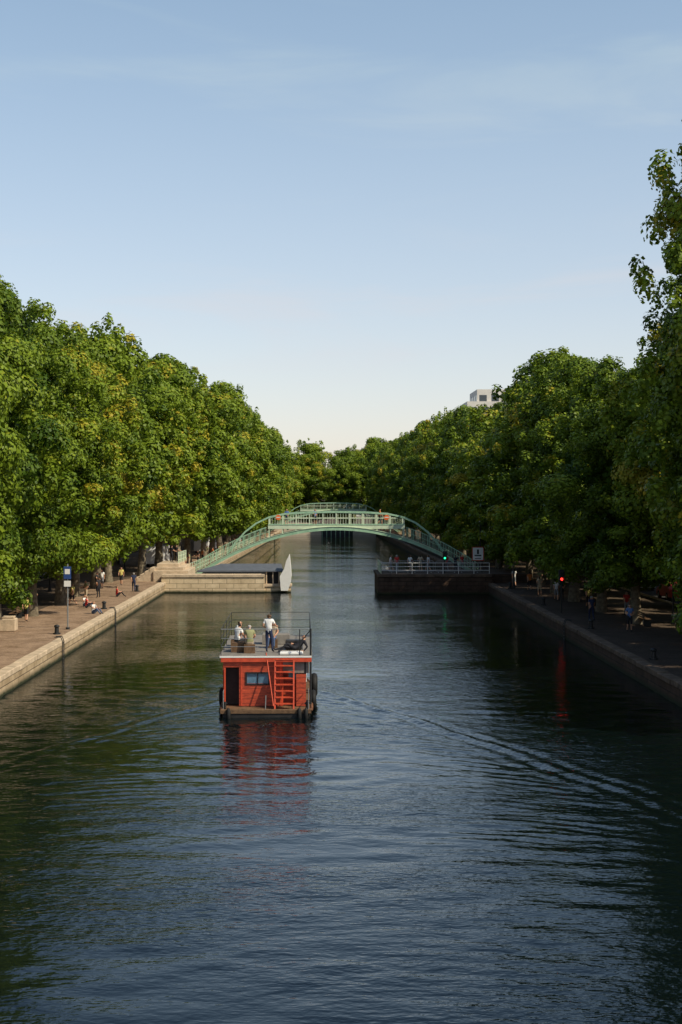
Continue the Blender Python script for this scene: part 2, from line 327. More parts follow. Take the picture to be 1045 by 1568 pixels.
# ---------------------------------------------------------------- trees
def tree_mesh(name,seed,H,Rc,nclump,nleaf,ls,low=0.13,power=2.2):
    r=np.random.default_rng(seed); rr=random.Random(seed)
    def prof(t):
        hi=np.clip(1-np.abs((t-0.36)/0.64)**power,0,1)**0.7
        lo=0.72+0.28*np.clip(t/0.36,0,1)
        return Rc*np.where(t>0.36,hi,lo)
    t=r.random(nclump)**0.92; th=r.random(nclump)*2*np.pi
    lob=1+0.22*np.sin(th*2+seed+t*3)+0.16*np.sin(th*3+2*seed+t*6)
    q=r.random(nclump)**0.38
    rad=prof(t)*lob*q*0.92
    z0=H*low; C=np.stack([rad*np.cos(th),rad*np.sin(th),z0+t*(H-z0-1.2)+r.normal(0,.45,nclump)],-1)
    cr=r.uniform(0.6,1.75,nclump)*Rc/5.5
    ns=int(nclump*1.0); t2=r.random(ns)**0.8; th2=r.random(ns)*2*np.pi; rad2=prof(t2)*(0.95+0.25*r.random(ns))
    C2=np.stack([rad2*np.cos(th2),rad2*np.sin(th2),z0+t2*(H-z0-.6)+r.random(ns)*1.4],-1); cr2=r.uniform(0.28,0.62,ns)
    C=np.concatenate([C,C2]); cr=np.concatenate([cr,cr2]); tn=np.clip(r.normal(0.43,0.17,len(C)),0,0.9)
    w=cr**2; ci=r.choice(len(C),nleaf,p=w/w.sum())
    d=r.normal(size=(nleaf,3)); d[:,2]+=0.3; d/=np.linalg.norm(d,axis=1)[:,None]
    rs=cr[ci]*(0.5+0.6*r.random(nleaf)**0.8)
    stretch=np.where(cr[ci]<0.66,1.4,0.72)[:,None]*np.array([0,0,1])+np.array([1,1,0])
    P=C[ci]+d*rs[:,None]*stretch
    nrm=d*1.0+r.normal(size=(nleaf,3))*0.34+np.array([0,0,0.3]); nrm/=np.linalg.norm(nrm,axis=1)[:,None]
    a=np.cross(nrm,r.normal(size=(nleaf,3))); a/=np.linalg.norm(a,axis=1)[:,None]; b=np.cross(nrm,a)
    s=(ls*r.uniform(0.6,1.3,nleaf))[:,None]
    V=np.stack([P-a*s*0.5,P-b*s*0.42+a*s*.08-nrm*s*.08,P+a*s*0.62,P+b*s*0.42+a*s*.08-nrm*s*.08],1).reshape(-1,3)
    F=np.arange(nleaf*4).reshape(-1,4); tint=np.repeat(np.clip(tn[ci]+r.normal(0,0.10,nleaf)+0.10*d[:,2],0,1),4)
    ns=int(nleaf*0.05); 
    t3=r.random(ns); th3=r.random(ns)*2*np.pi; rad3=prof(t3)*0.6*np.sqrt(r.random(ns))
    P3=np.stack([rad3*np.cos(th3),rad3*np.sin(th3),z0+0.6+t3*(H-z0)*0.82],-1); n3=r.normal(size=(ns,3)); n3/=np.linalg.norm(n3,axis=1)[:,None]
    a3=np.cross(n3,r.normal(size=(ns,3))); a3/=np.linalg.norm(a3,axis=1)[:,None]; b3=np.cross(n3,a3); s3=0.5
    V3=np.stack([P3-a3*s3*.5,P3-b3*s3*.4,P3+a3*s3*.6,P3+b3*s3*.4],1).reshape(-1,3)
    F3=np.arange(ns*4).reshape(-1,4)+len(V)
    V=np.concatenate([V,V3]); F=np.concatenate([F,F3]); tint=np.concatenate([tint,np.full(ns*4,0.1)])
    b_=MB(); pts=[]; rs_=[]; bx=rr.uniform(-.5,.5); by=rr.uniform(-.5,.5); r0=0.34*H/21
    for i in range(9):
        u=i/8; pts.append((bx*u*u+.12*math.sin(u*7),by*u*u+.1*math.cos(u*6),-0.15+u*H*0.78)); rs_.append(r0*(1.25 if i==0 else 1)*(1-u)**0.8+0.04)
    b_.tube(pts,rs_,'bark',10)
    for i in range(16):
        c=C[rr.randrange(nclump)]; u=max(0.14,min(0.7,(c[2]-2.8)/H*0.8)); base=Vector((bx*u*u,by*u*u,u*H*0.95)); e=Vector(c)
        mid=base.lerp(e,0.5)+Vector((0,0,0.5)); b_.tube([base,mid,e],[r0*0.38*(1.1-u),r0*0.22*(1.1-u),0.03],'bark',6)
    me0=b_.mesh('tmp'); tv=np.array([v.co[:] for v in me0.vertices]); 
    polys=[list(p.vertices) for p in me0.polygons]; bpy.data.meshes.remove(me0)
    tf=np.array([p for p in polys if len(p)==4]); mi=np.concatenate([np.zeros(len(F)),np.ones(len(tf))])
    tf=tf+len(V); V=np.concatenate([V,tv]); F=np.concatenate([F,tf]); tint=np.concatenate([tint,np.zeros(len(tv))])
    me=np_mesh(name,V,F,[M['leaf'],M['bark']],mi)
    at=me.attributes.new('tint','FLOAT','POINT'); at.data.foreach_set('value',tint.astype(np.float32))
    return me
NEAR=[tree_mesh('tree_near_a',11,21,5.4,100,78000,0.21,low=.15),tree_mesh('tree_near_b',23,21,5.6,100,78000,0.21,low=.12),tree_mesh('tree_near_c',29,21,5.3,90,78000,0.21,low=.16)]
TALL=tree_mesh('tree_tall',31,27,4.6,170,100000,0.21,low=0.10,power=3.0)
FAR=[tree_mesh('tree_far_%d'%i,41+i*7,21,5.8,80,36000,0.30,low=.14) for i in range(4)]
tr=random.Random(12)
def tree(x,y,h,me=None,sc=1.0,w=1.0):
    near=y<112
    me=me or (tr.choice(NEAR) if near else tr.choice(FAR)); h0=27 if me is TALL else 21
    s=h/h0*sc; return place('plane_tree',me,(x,y,QZ-.02),tr.uniform(0,6.28),None,(s*w,s*w,s))
y=48; k=0
while y<318:
    off=4.9 if y<135 else max(2.3,4.9-(y-135)*0.05)
    h=tr.uniform(19.6,23.4)
    tree(bank(LB,y)-off+tr.uniform(-.5,.5),y+tr.uniform(-.8,.8),h,w=tr.uniform(.93,1.08))
    if k%2==0: tree(bank(LB,y)-off-7.6,y+5+tr.uniform(-1,1),tr.uniform(18.5,20.5),tr.choice(FAR),w=1.15)
    y+=9.2; k+=1
tree(18.9,61,27.4,TALL); tree(20.8,70.5,23.6,TALL); tree(22.0,79,20.5); tree(27,52,22,tr.choice(FAR)); tree(27.5,66,21,tr.choice(FAR))
for yy_,hh in ((88,16.3),(97,16.8),(106.5,18.8),(116,19.4),(125.5,18.2),(135,17.3),(144.5,16.0),(154,17.8),(163,17.0)): tree(bank(RB,yy_)+4.2+tr.uniform(-.5,.5),yy_,hh,w=1.14)
y=172
while y<318:
    tree(bank(RB,y)+3.6+tr.uniform(-.4,.4),y,tr.uniform(17.2,20.4)); y+=9
y=76
while y<250:
    tree(bank(RB,y)+12.2,y,tr.uniform(16,17.5) if y<170 else 18,tr.choice(FAR),w=1.1); y+=12
for row,(yb,hb) in enumerate(((327,18.5),(343,21.3))):
    x=-34
    while x<50:
        hh=hb+tr.uniform(-1.8,1.4)
        if 1<x<9: hh-=1.6
        tree(x+tr.uniform(-1.2,1.2),yb+tr.uniform(-3,3),hh,tr.choice(FAR),w=1.15); x+=8

# ---------------------------------------------------------------- buildings
def haussmann(w,d,h,wall,name):
    b=MB(); b.box(0,d,0,w,0,h,wall); nf=int(h//3.2)
    for f in range(nf):
        z=0.9+f*3.2 if f else 0.3
        n=int(w//2.5); st=w/n
        for i in range(n):
            y=st*(i+.5)
            hh=1.9 if f else 2.5
            b.box(-.04,.0,y-.55,y+.55,z,z+hh,'glass')
            b.box(-.10,-.0,y-.68,y-.55,z-.05,z+hh+.12,'coping'); b.box(-.10,-.0,y+.55,y+.68,z-.05,z+hh+.12,'coping')
            b.box(-.14,-.0,y-.55,y+.55,z+hh,z+hh+.14,'coping'); b.box(-.18,0,y-.55,y+.55,z-.12,z,'coping')
            b.box(-.07,-.042,y-.025,y+.025,z,z+hh,'paint_w'); b.box(-.07,-.042,y-.55,y-.03,z+hh*.62,z+hh*.62+.05,'paint_w')
            if f in (2,nf-1): b.box(-.22,-.19,y-.6,y+.6,z+.85,z+.9,'dark_iron'); [b.box(-.215,-.195,y-.6+j*.15,y-.585+j*.15,z,z+.85,'dark_iron') for j in range(9)]
        if f in (1,nf-1): b.box(-.25,-.0,0,w,z-.45,z-.25,'coping')
        m=max(1,int(d//3))
        for i in range(m):
            x=d/m*(i+.5)
            b.box(x-.5,x+.5,-.04,0,z,z+1.9,'glass'); b.box(x-.62,x+.62,-.12,0,z-.12,z,'coping')
    b.box(-.35,d+.35,-.1,w+.1,h,h+.35,'coping')
    vs=[(0,0,h+.35),(d,0,h+.35),(d,w,h+.35),(0,w,h+.35),(1.3,.4,h+3.2),(d-1.3,.4,h+3.2),(d-1.3,w-.4,h+3.2),(1.3,w-.4,h+3.2)]
    b.add(vs,[(4,5,6,7),(0,1,5,4),(1,2,6,5),(2,3,7,6),(3,0,4,7)],'slate')
    for i in range(int(w//4)):
        y=2+i*4; b.box(.3,1.5,y-.6,y+.6,h+.6,h+2.2,'coping'); b.box(.26,.3,y-.45,y+.45,h+.75,h+2.0,'glass')
    for i in range(3): b.box(d*.4,d*.4+.7,w*.15+i*w*.33,w*.15+i*w*.33+1.6,h+3.1,h+4.4,'rust')
    return b.mesh(name)
HA=[haussmann(18,12,12.8,'plaster','facade_a'),haussmann(22,12,14,'plaster2','facade_b'),haussmann(15,12,12.8,'white_wall','facade_c')]
WD=[18,22,15]
y=40;i=0
while y<400:
    k=i%3; place('apartment_building',HA[k],(38,y,QZ)); place('apartment_building',HA[(k+1)%3],(-38,y+WD[(k+1)%3],QZ),math.pi); y+=22.2; i+=1
def modern(name,W,D,H,loc):
    b=MB(); b.box(0,W,0,D,0,H-6,'white_wall'); b.box(2.5,W,0.5,D,H-6,H-3,'white_wall'); b.box(5,W,1.0,D,H-3,H,'white_wall')
    b.box(-.2,2.5,-.2,D,H-6,H-5.1,'plaster2')
    for f in range(int((H-1)//3)):
        z=1+f*3; x0=0 if z<H-6 else (2.5 if z<H-3 else 5); y0=0 if z<H-6 else (.5 if z<H-3 else 1.0)
        n=int((W-x0)//3)
        for i in range(n):
            x=x0+1.5+i*3; b.box(x-.9,x+.9,y0-.05,y0,z,z+1.6,'glass'); b.box(x-1,x+1,y0-.15,y0,z-.15,z,'coping')
        for i in range(int(D//4)):
            y=1.5+i*4; b.box(x0-.05,x0,y,y+1.8,z,z+1.6,'glass')
    b.obj(name,loc)
modern('modern_apartment_block',12,18,34.0,(34.0,350,QZ)); modern('modern_apartment_block',24,14,24.6,(4,520,QZ))

# ---------------------------------------------------------------- lock walls (piers)
p=MB()
p.box(-14.4,-5.0,130,131.3,-1.5,1.42,'sunlitstone'); 
x=-14.4
while x<-5.01:
    l=min(1.3,-4.98-x); p.box(x+.01,x+l-.01,129.93,131.4,1.42,1.68,'coping',bev=.02); x+=l
p.box(-5.0,-2.6,130.3,131.3,-1.5,0.55,'sunlitstone'); p.box(-5.0,-2.5,130.2,131.4,0.55,0.78,'coping',bev=.02)
p.obj('lock_wall')
p=MB()
for i,(x0,x1,z1) in enumerate(((-15.0,-12.1,1.95),(-15.0,-12.6,2.25),(-15.0,-13.1,2.55))):
    p.box(x0-.3+i*.1,x1,131.45+i*.6,139-i*.1,QZ-.3,z1,'coping',bev=.03)
for i in range(4): p.box(-15.2-i*.45-.45,-15.2-i*.45,131.6,134.5,QZ-.1,2.2-i*.3,'coping',bev=.02)
p.obj('stone_abutment')
p=MB()
p.box(5.3,15.6,128,136,-1.5,1.55,'shadestone')
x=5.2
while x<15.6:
    l=min(1.3,15.65-x); p.box(x+.01,x+l-.01,127.93,128.6,1.55,1.82,'shadecoping',bev=.02); x+=l
p.box(5.2,15.6,128.62,136,1.55,1.79,'shadepaving'); p.box(15.6,19,129,137,QZ-.2,1.75,'shadestone'); p.obj('lock_wall')
p=MB(); p.box(-10,0.5,315,319,-1,2.6,'plaster'); p.box(0.5,7.5,316,316.4,-1,2.3,'dark_iron'); p.box(7.5,13.5,315,319,-1,2.4,'plaster')
for i in range(7): p.box(0.6+i,0.75+i,315.85,316,-1,2.4,'green_iron')
p.obj('lock_head')

def railing(name,pts,h,k,nb=3,post=1.6,r=.025,bal=False):
    b=MB(); pts=[Vector(q) for q in pts]
    for a,c in zip(pts[:-1],pts[1:]):
        L_=(c-a).length; n=max(1,round(L_/post))
        for i in range(n+1):
            q=a.lerp(c,i/n); b.cyl(q,q+Vector((0,0,h)),r*1.3,k,n=6)
        for j in range(nb):
            z=h*(1-j/nb); b.cyl(a+Vector((0,0,z)),c+Vector((0,0,z)),r,k,n=6)
        if bal:
            n=int(L_/0.16)
            for i in range(n): q=a.lerp(c,(i+.5)/n); b.cyl(q+Vector((0,0,.1)),q+Vector((0,0,h)),.010,k,n=4,caps=False)
    return b.obj(name)
railing('lock_railing',[(5.6,128.4,1.8),(15.4,128.4,1.8)],1.0,'paint_w',post=1.4,nb=3)
railing('lock_railing',[(5.6,128.4,1.8),(5.6,135.5,1.8)],1.0,'pale_iron',post=1.4,nb=3)
railing('quay_railing',[(-13.2,133.5,2.5),(-13.0,139,2.5)],1.05,'pale_iron',bal=True)
railing('quay_railing',[(bank(LB,142)-.4,142,QZ),(bank(LB,190)-.4,190,QZ),(bank(LB,235)-.4,235,QZ)],1.15,'pale_iron',post=2)
railing('quay_railing',[(bank(RB,146)+.4,146,QZ),(bank(RB,235)+.4,235,QZ)],1.15,'dark_iron',post=2)

def barrier():
    b=MB(); w=2.0
    pts=[(0,0,.15),(0,0,1.0),(.12,0,1.1),(w-.12,0,1.1),(w,0,1.0),(w,0,.15),(0,0,.15)]
    b.path(pts,.02,'steel')
    for i in range(1,13): b.cyl((i*w/13,0,.15),(i*w/13,0,1.1),.008,'steel',n=4)
    for x in (.25,w-.25): b.cyl((x,-.3,0.02),(x,.3,0.02),.02,'steel'); b.cyl((x,0,0.02),(x,0,.15),.02,'steel')
    return b.mesh('barrier')
bm_=barrier()
for i in range(4): place('crowd_barrier',bm_,(6.4+i*2.15,130.4+.15*(i%2),1.79),.03*i)

# ---------------------------------------------------------------- footbridge
def footbridge():
    b=MB(); cx=1.7; W=2.4
    arch=lambda x: 5.75-4.6*((x-cx)/13.8)**2
    xs=[cx-13.9+i*27.8/48 for i in range(49)]
    for yy in (-W/2,W/2):
        b.beam([(x,yy,arch(x)-.1) for x in xs],.34,.34,'green_iron')
        b.beam([(x,yy,arch(x)+.09) for x in xs],.44,.05,'pale_iron')
        up=[(-9.0,3.15),(-8.2,4.3),(-7.3,5.3),(-6.2,6.15),(-5.0,6.72),(-3.4,7.08),(-1.2,7.22),(cx,7.27)]
        up=up+[(2*cx-x,z) for x,z in up[::-1][1:]]
        b.beam([(x,yy,z) for x,z in up],.16,.17,'green_iron')
        b.box(cx-6.7,cx+6.7,yy-.08,yy+.08,5.62,6.0,'pale_iron')
        b.box(cx-6.7,cx+6.7,yy-.11,yy+.11,6.0,6.06,'green_iron')
        def topz(x):
            for (xa,za),(xb,zb) in zip(up[:-1],up[1:]):
                if xa<=x<=xb: return za+(zb-za)*(x-xa)/(xb-xa)
            return 3
        x=cx-6.6
        while x<cx+6.6:
            tz=min(topz(x),7.2)
            b.cyl((x,yy,6.05),(x,yy,tz),.018,'pale_iron',n=4,caps=False); x+=.26
        x=cx-6.6
        while x<cx+6.7:
            b.box(x-.05,x+.05,yy-.05,yy+.05,arch(x),min(topz(x),7.2),'pale_iron'); x+=1.32
        b.cyl((cx-6,yy,6.65),(cx+6,yy,6.65),.03,'pale_iron',n=6)
        for sg in (-1,1):
            pts=[]
            for i in range(14):
                x=cx+sg*(7.0+i*6.9/13); pts.append((x,yy,arch(x)+1.15 if i<13 else arch(x)+1.1))
            b.beam(pts,.06,.07,'green_iron')
            b.beam([(x,y_,z-.5) for x,y_,z in pts],.04,.04,'green_iron')
            for x,y_,z in pts: b.cyl((x,yy,arch(x)),(x,yy,z),.03,'green_iron',n=5)
            for i in range(44):
                x=cx+sg*(7.0+i*6.8/43); b.cyl((x,yy,arch(x)+.1),(x,yy,arch(x)+1.15),.010,'green_iron',n=4,caps=False)
    b.box(cx-6.7,cx+6.7,-W/2+.1,W/2-.1,5.78,5.95,'wood')
    for i in range(9):
        x=cx-6.4+i*1.6; b.box(x-.07,x+.07,-W/2+.17,W/2-.17,5.5,5.78,'green_iron')
    for sg in (-1,1):
        for i in range(24):
            x=cx+sg*(6.9+i*.29); b.box(x-.16,x+.16,-W/2+.18,W/2-.18,arch(x)+.08,arch(x)+.13,'wood')
    return b.mesh('footbridge')
FB=footbridge()
def bridge(y,x,rz=0):
    e=empty('footbridge',(x,y,0),rz); place('ironwork',FB,(0,0,0),0,e)
    a=MB(); a.box(-14.2,-11.4,-1.9,1.9,-1.5,1.25,'stone'); a.box(14.6,17.2,-1.9,1.9,-1.5,1.45,'stone')
    a.box(-14.6,-12.4,-1.5,1.5,1.26,1.4,'coping')
    a.obj('abutment',parent=e); return e
FBR=bridge(140.5,0); bridge(288,1.2)
s_=MB(); ora=mat('orange_plate',(0.75,0.16,0.04),0.5,0.05,3)
for x in (-4.0,6.6):
    s_.cyl((x,-1.45,6.75),(x,-1.41,6.75),.26,ora,n=20); s_.box(x-.2,x+.2,-1.46,-1.452,6.71,6.79,'paint_w')
s_.obj('navigation_plate',parent=FBR)

# ---------------------------------------------------------------- people
SK={}
def cm(name,c,rough=.8):
    if name not in SK: SK[name]=mat('cloth_'+name,c,rough,.15,9)
    return SK[name]
skin=mat('skin',(0.50,0.27,0.17),.55,.06,8); hairm={'dark':mat('hair_dark',(0.02,0.014,0.01),.6,.2,12),'brown':mat('hair_brown',(0.08,0.045,0.02),.6,.2,12),'grey':mat('hair_grey',(0.35,0.33,0.31),.6,.2,12)}
CL={'white':cm('white',(0.72,0.71,0.68)),'black':cm('black',(0.02,0.02,0.025)),'navy':cm('navy',(0.02,0.03,0.07)),'olive':cm('olive',(0.24,0.24,0.12)),'beige':cm('beige',(0.45,0.36,0.25)),
'red':cm('red',(0.5,0.04,0.03)),'blue':cm('blue',(0.10,0.18,0.38)),'grey':cm('grey',(0.22,0.22,0.23)),'denim':cm('denim',(0.07,0.11,0.20)),'orange':cm('orange',(0.65,0.2,0.05)),'yellow':cm('yellow',(0.6,0.5,0.15))}
def pose(kind):
    P=dict(pel=(0,0,.93),sp=(0,-.01,1.12),ch=(0,0,1.32),nk=(0,0,1.47),jaw=(0,.015,1.53),hd=(0,.02,1.61),tp=(0,.01,1.665),
     sl=(-.17,0,1.41),el=(-.23,-.03,1.14),wl=(-.22,.06,.91),hl=(-.215,.09,.84),sr=(.17,0,1.41),er=(.23,-.03,1.14),wr=(.22,.06,.91),hr=(.215,.09,.84),
     pl=(-.09,0,.88),kl=(-.10,.02,.48),al=(-.10,-.02,.09),tl=(-.12,.13,.035),pr=(.09,0,.88),kr=(.10,.02,.48),ar=(.10,-.02,.09),tr=(.12,.13,.035))
    if kind=='walk':
        P.update(kl=(-.09,.20,.50),al=(-.09,.26,.10),tl=(-.10,.41,.06),kr=(.09,-.02,.49),ar=(.09,-.30,.16),tr=(.10,-.20,.05),el=(-.22,-.14,1.15),wl=(-.2,-.12,.93),hl=(-.2,-.09,.86),er=(.22,.10,1.14),wr=(.2,.26,.99),hr=(.19,.31,.94))
    if kind=='lean':
        P.update(er=(.27,.10,1.17),wr=(.28,.33,1.12),hr=(.28,.41,1.10),el=(-.25,-.08,1.16),wl=(-.16,.10,1.05),hl=(-.12,.16,1.05),kr=(.13,.05,.48),ar=(.16,0,.09),tr=(.20,.14,.035))
    if kind=='sit':
        dz=-.46
        for k in ('pel','sp','ch','nk','jaw','hd','tp','sl','el','wl','hl','sr','er','wr','hr','pl','pr'): x,y,z=P[k]; P[k]=(x,y,z+dz)
        P.update(kl=(-.13,.42,.50),al=(-.13,.44,.09),tl=(-.14,.60,.035),kr=(.13,.42,.50),ar=(.15,.40,.09),tr=(.17,.56,.035),
          el=(-.24,.06,.72),wl=(-.17,.28,.60),hl=(-.14,.36,.58),er=(.24,.06,.72),wr=(.17,.28,.60),hr=(.14,.36,.58))
        for k,dy in (('ch',.05),('nk',.08),('jaw',.11),('hd',.12),('tp',.11),('sl',.05),('sr',.05)): x,y,z=P[k]; P[k]=(x,y+dy,z)
    if kind=='ground':
        dz=-.80
        for k in ('pel','sp','ch','nk','jaw','hd','tp','sl','el','wl','hl','sr','er','wr','hr','pl','pr'): x,y,z=P[k]; P[k]=(x,y,z+dz)
        P.update(kl=(-.15,.36,.42),al=(-.12,.62,.08),tl=(-.13,.76,.035),kr=(.15,.36,.42),ar=(.12,.62,.08),tr=(.13,.76,.035),
          el=(-.25,.10,.42),wl=(-.16,.30,.42),hl=(-.10,.37,.42),er=(.25,.10,.42),wr=(.16,.30,.42),hr=(.10,.37,.42))
    if kind=='recline':
        P=dict(pel=(0,0,.16),sp=(0,-.17,.27),ch=(0,-.33,.40),nk=(0,-.42,.50),jaw=(0,-.43,.57),hd=(0,-.43,.65),tp=(0,-.45,.71),
         sl=(-.17,-.38,.47),el=(-.28,-.50,.22),wl=(-.30,-.32,.05),hl=(-.30,-.24,.03),sr=(.17,-.38,.47),er=(.28,-.20,.30),wr=(.18,.03,.34),hr=(.14,.10,.33),
         pl=(-.09,.03,.14),kl=(-.12,.38,.40),al=(-.10,.66,.08),tl=(-.12,.80,.06),pr=(.09,.03,.14),kr=(.12,.44,.20),ar=(.12,.86,.10),tr=(.14,.93,.18))
    return P
RAD=dict(pel=.135,sp=.125,ch=.15,nk=.055,jaw=.068,hd=.10,tp=.075,sl=.075,el=.045,wl=.030,hl=.036,sr=.075,er=.045,wr=.030,hr=.036,pl=.10,kl=.062,al=.042,tl=.036,pr=.10,kr=.062,ar=.042,tr=.036)
BON=[('pel','sp','T'),('sp','ch','T'),('ch','nk','T'),('nk','jaw','N'),('jaw','hd','H'),('hd','tp','H'),('ch','sl','T'),('sl','el','T'),('el','wl','F'),('wl','hl','F'),('ch','sr','T'),('sr','er','T'),('er','wr','F'),('wr','hr','F'),
 ('pel','pl','L'),('pl','kl','L'),('kl','al','L'),('al','tl','S'),('pel','pr','L'),('pr','kr','L'),('kr','ar','L'),('ar','tr','S')]
def person_mesh(kind,shirt,pants,hair,shoes='black',sleeve=False,shorts=False,longhair=False,slim=1.0):
    P=pose(kind); keys=list(P.keys()); V=[Vector(P[k]) for k in keys]; idx={k:i for i,k in enumerate(keys)}
    E=[(idx[a],idx[b]) for a,b,_ in BON]; rad=[RAD[k]*(slim if k in('pel','sp','ch') else 1) for k in keys]; roots=[idx['pel']]
    segs=[(V[idx[a]],V[idx[b]],t) for a,b,t in BON]
    for sd in ('l','r'):
        w=V[idx['w'+sd]]; h=V[idx['h'+sd]]; d=(h-w).normalized(); side=d.cross(Vector((1,0,0)) if abs(d.x)<.8 else Vector((0,1,0))).normalized(); nn=d.cross(side).normalized()
        for j,ln in enumerate((.07,.08,.075,.06)):
            o=h+side*(j-1.5)*.019; a=len(V); V+= [o,o+d*ln*.55+nn*.004,o+d*ln*.9+nn*.02]; rad+=[.011,.009,.008]; E+=[(a,a+1),(a+1,a+2)]; roots.append(a); segs.append((V[a],V[a+2],'F'))
        o=w.lerp(h,.5); a=len(V); V+=[o+side*(-.02),o-side*.045+d*.03,o-side*.05+d*.06]; rad+=[.013,.011,.009]; E+=[(a,a+1),(a+1,a+2)]; roots.append(a); segs.append((V[a],V[a+2],'F'))
    me=bpy.data.meshes.new('t'); me.from_pydata([tuple(v) for v in V],E,[]); o=bpy.data.objects.new('t',me); COL.objects.link(o)
    md=o.modifiers.new('s','SKIN'); md.use_smooth_shade=True
    sv=me.skin_vertices[0].data
    for i,r_ in enumerate(rad): sv[i].radius=(r_,r_); sv[i].use_root=(i in roots)
    sb=o.modifiers.new('ss','SUBSURF'); sb.levels=1; sb.render_levels=1
    dg=bpy.context.evaluated_depsgraph_get(); dg.update(); m2=bpy.data.meshes.new_from_object(o.evaluated_get(dg))
    bpy.data.objects.remove(o); bpy.data.meshes.remove(me)
    ms=[skin,CL[shirt],CL[pants],hairm[hair],CL[shoes]]; m2.materials.clear(); [m2.materials.append(x) for x in ms]
    hd=Vector(P['hd'])
    for p in m2.polygons:
        c=p.center; best=9;bt='T';bu=0
        for a,b,t in segs:
            ab=b-a; u=max(0,min(1,(c-a).dot(ab)/max(ab.length_squared,1e-9))); dd=(c-(a+ab*u)).length
            if dd<best: best=dd;bt=t;bu=u;seg=(a,b)
        i={'T':1,'N':0,'H':0,'F':0,'L':2,'S':4}[bt]
        if bt=='T' and not sleeve and seg[0] in (V[idx['sl']],V[idx['sr']]) and bu>.6: i=0
        if bt=='F' and sleeve and seg[0] in (V[idx['el']],V[idx['er']]): i=1
        if bt=='L' and shorts and seg[0] in (V[idx['kl']],V[idx['kr']]): i=0
        if bt in 'HN':
            q=c-hd
            if q.z>.045 or (q.y<.0 and q.z>-.06) : i=3
            if longhair and q.y<-.01: i=3
        p.material_index=i; p.use_smooth=True
    b=MB(); y0=hd.y+.088
    b.sphere((hd.x,y0+.01,hd.z-.015),.016,skin,6,5,(.8,1.1,1.4))
    for s_ in (-1,1):
        b.sphere((hd.x+s_*.09,hd.y-.005,hd.z-.01),.026,skin,6,5,(.4,.7,1.1)); b.sphere((hd.x+s_*.034,y0-.006,hd.z+.012),.010,hairm['dark'],6,5)
    b.box(hd.x-.025,hd.x+.025,y0-.02,y0-.004,hd.z-.055,hd.z-.048,cm('lip',(0.35,0.1,0.08)))
    if longhair: b.sphere((hd.x,hd.y-.06,hd.z-.06),.085,hairm[hair],10,7,(1,.6,1.6))
    fm=b.mesh('f')
    bm=bmesh.new(); bm.from_mesh(m2); n0=len(bm.faces); 
    off=len(m2.materials); bm.from_mesh(fm); bm.faces.ensure_lookup_table()
    for f in bm.faces[n0:]: f.material_index+=off
    bm.to_mesh(m2); bm.free()
    for x in fm.materials: m2.materials.append(x)
    bpy.data.meshes.remove(fm); m2.name='person'; return m2
PS=0.95
def person(x,y,z,kind='walk',shirt='white',pants='black',hair='dark',rz=0,name='person',parent=None,**k):
    return place(name,person_mesh(kind,shirt,pants,hair,**k),(x,y,z),rz,parent,PS)

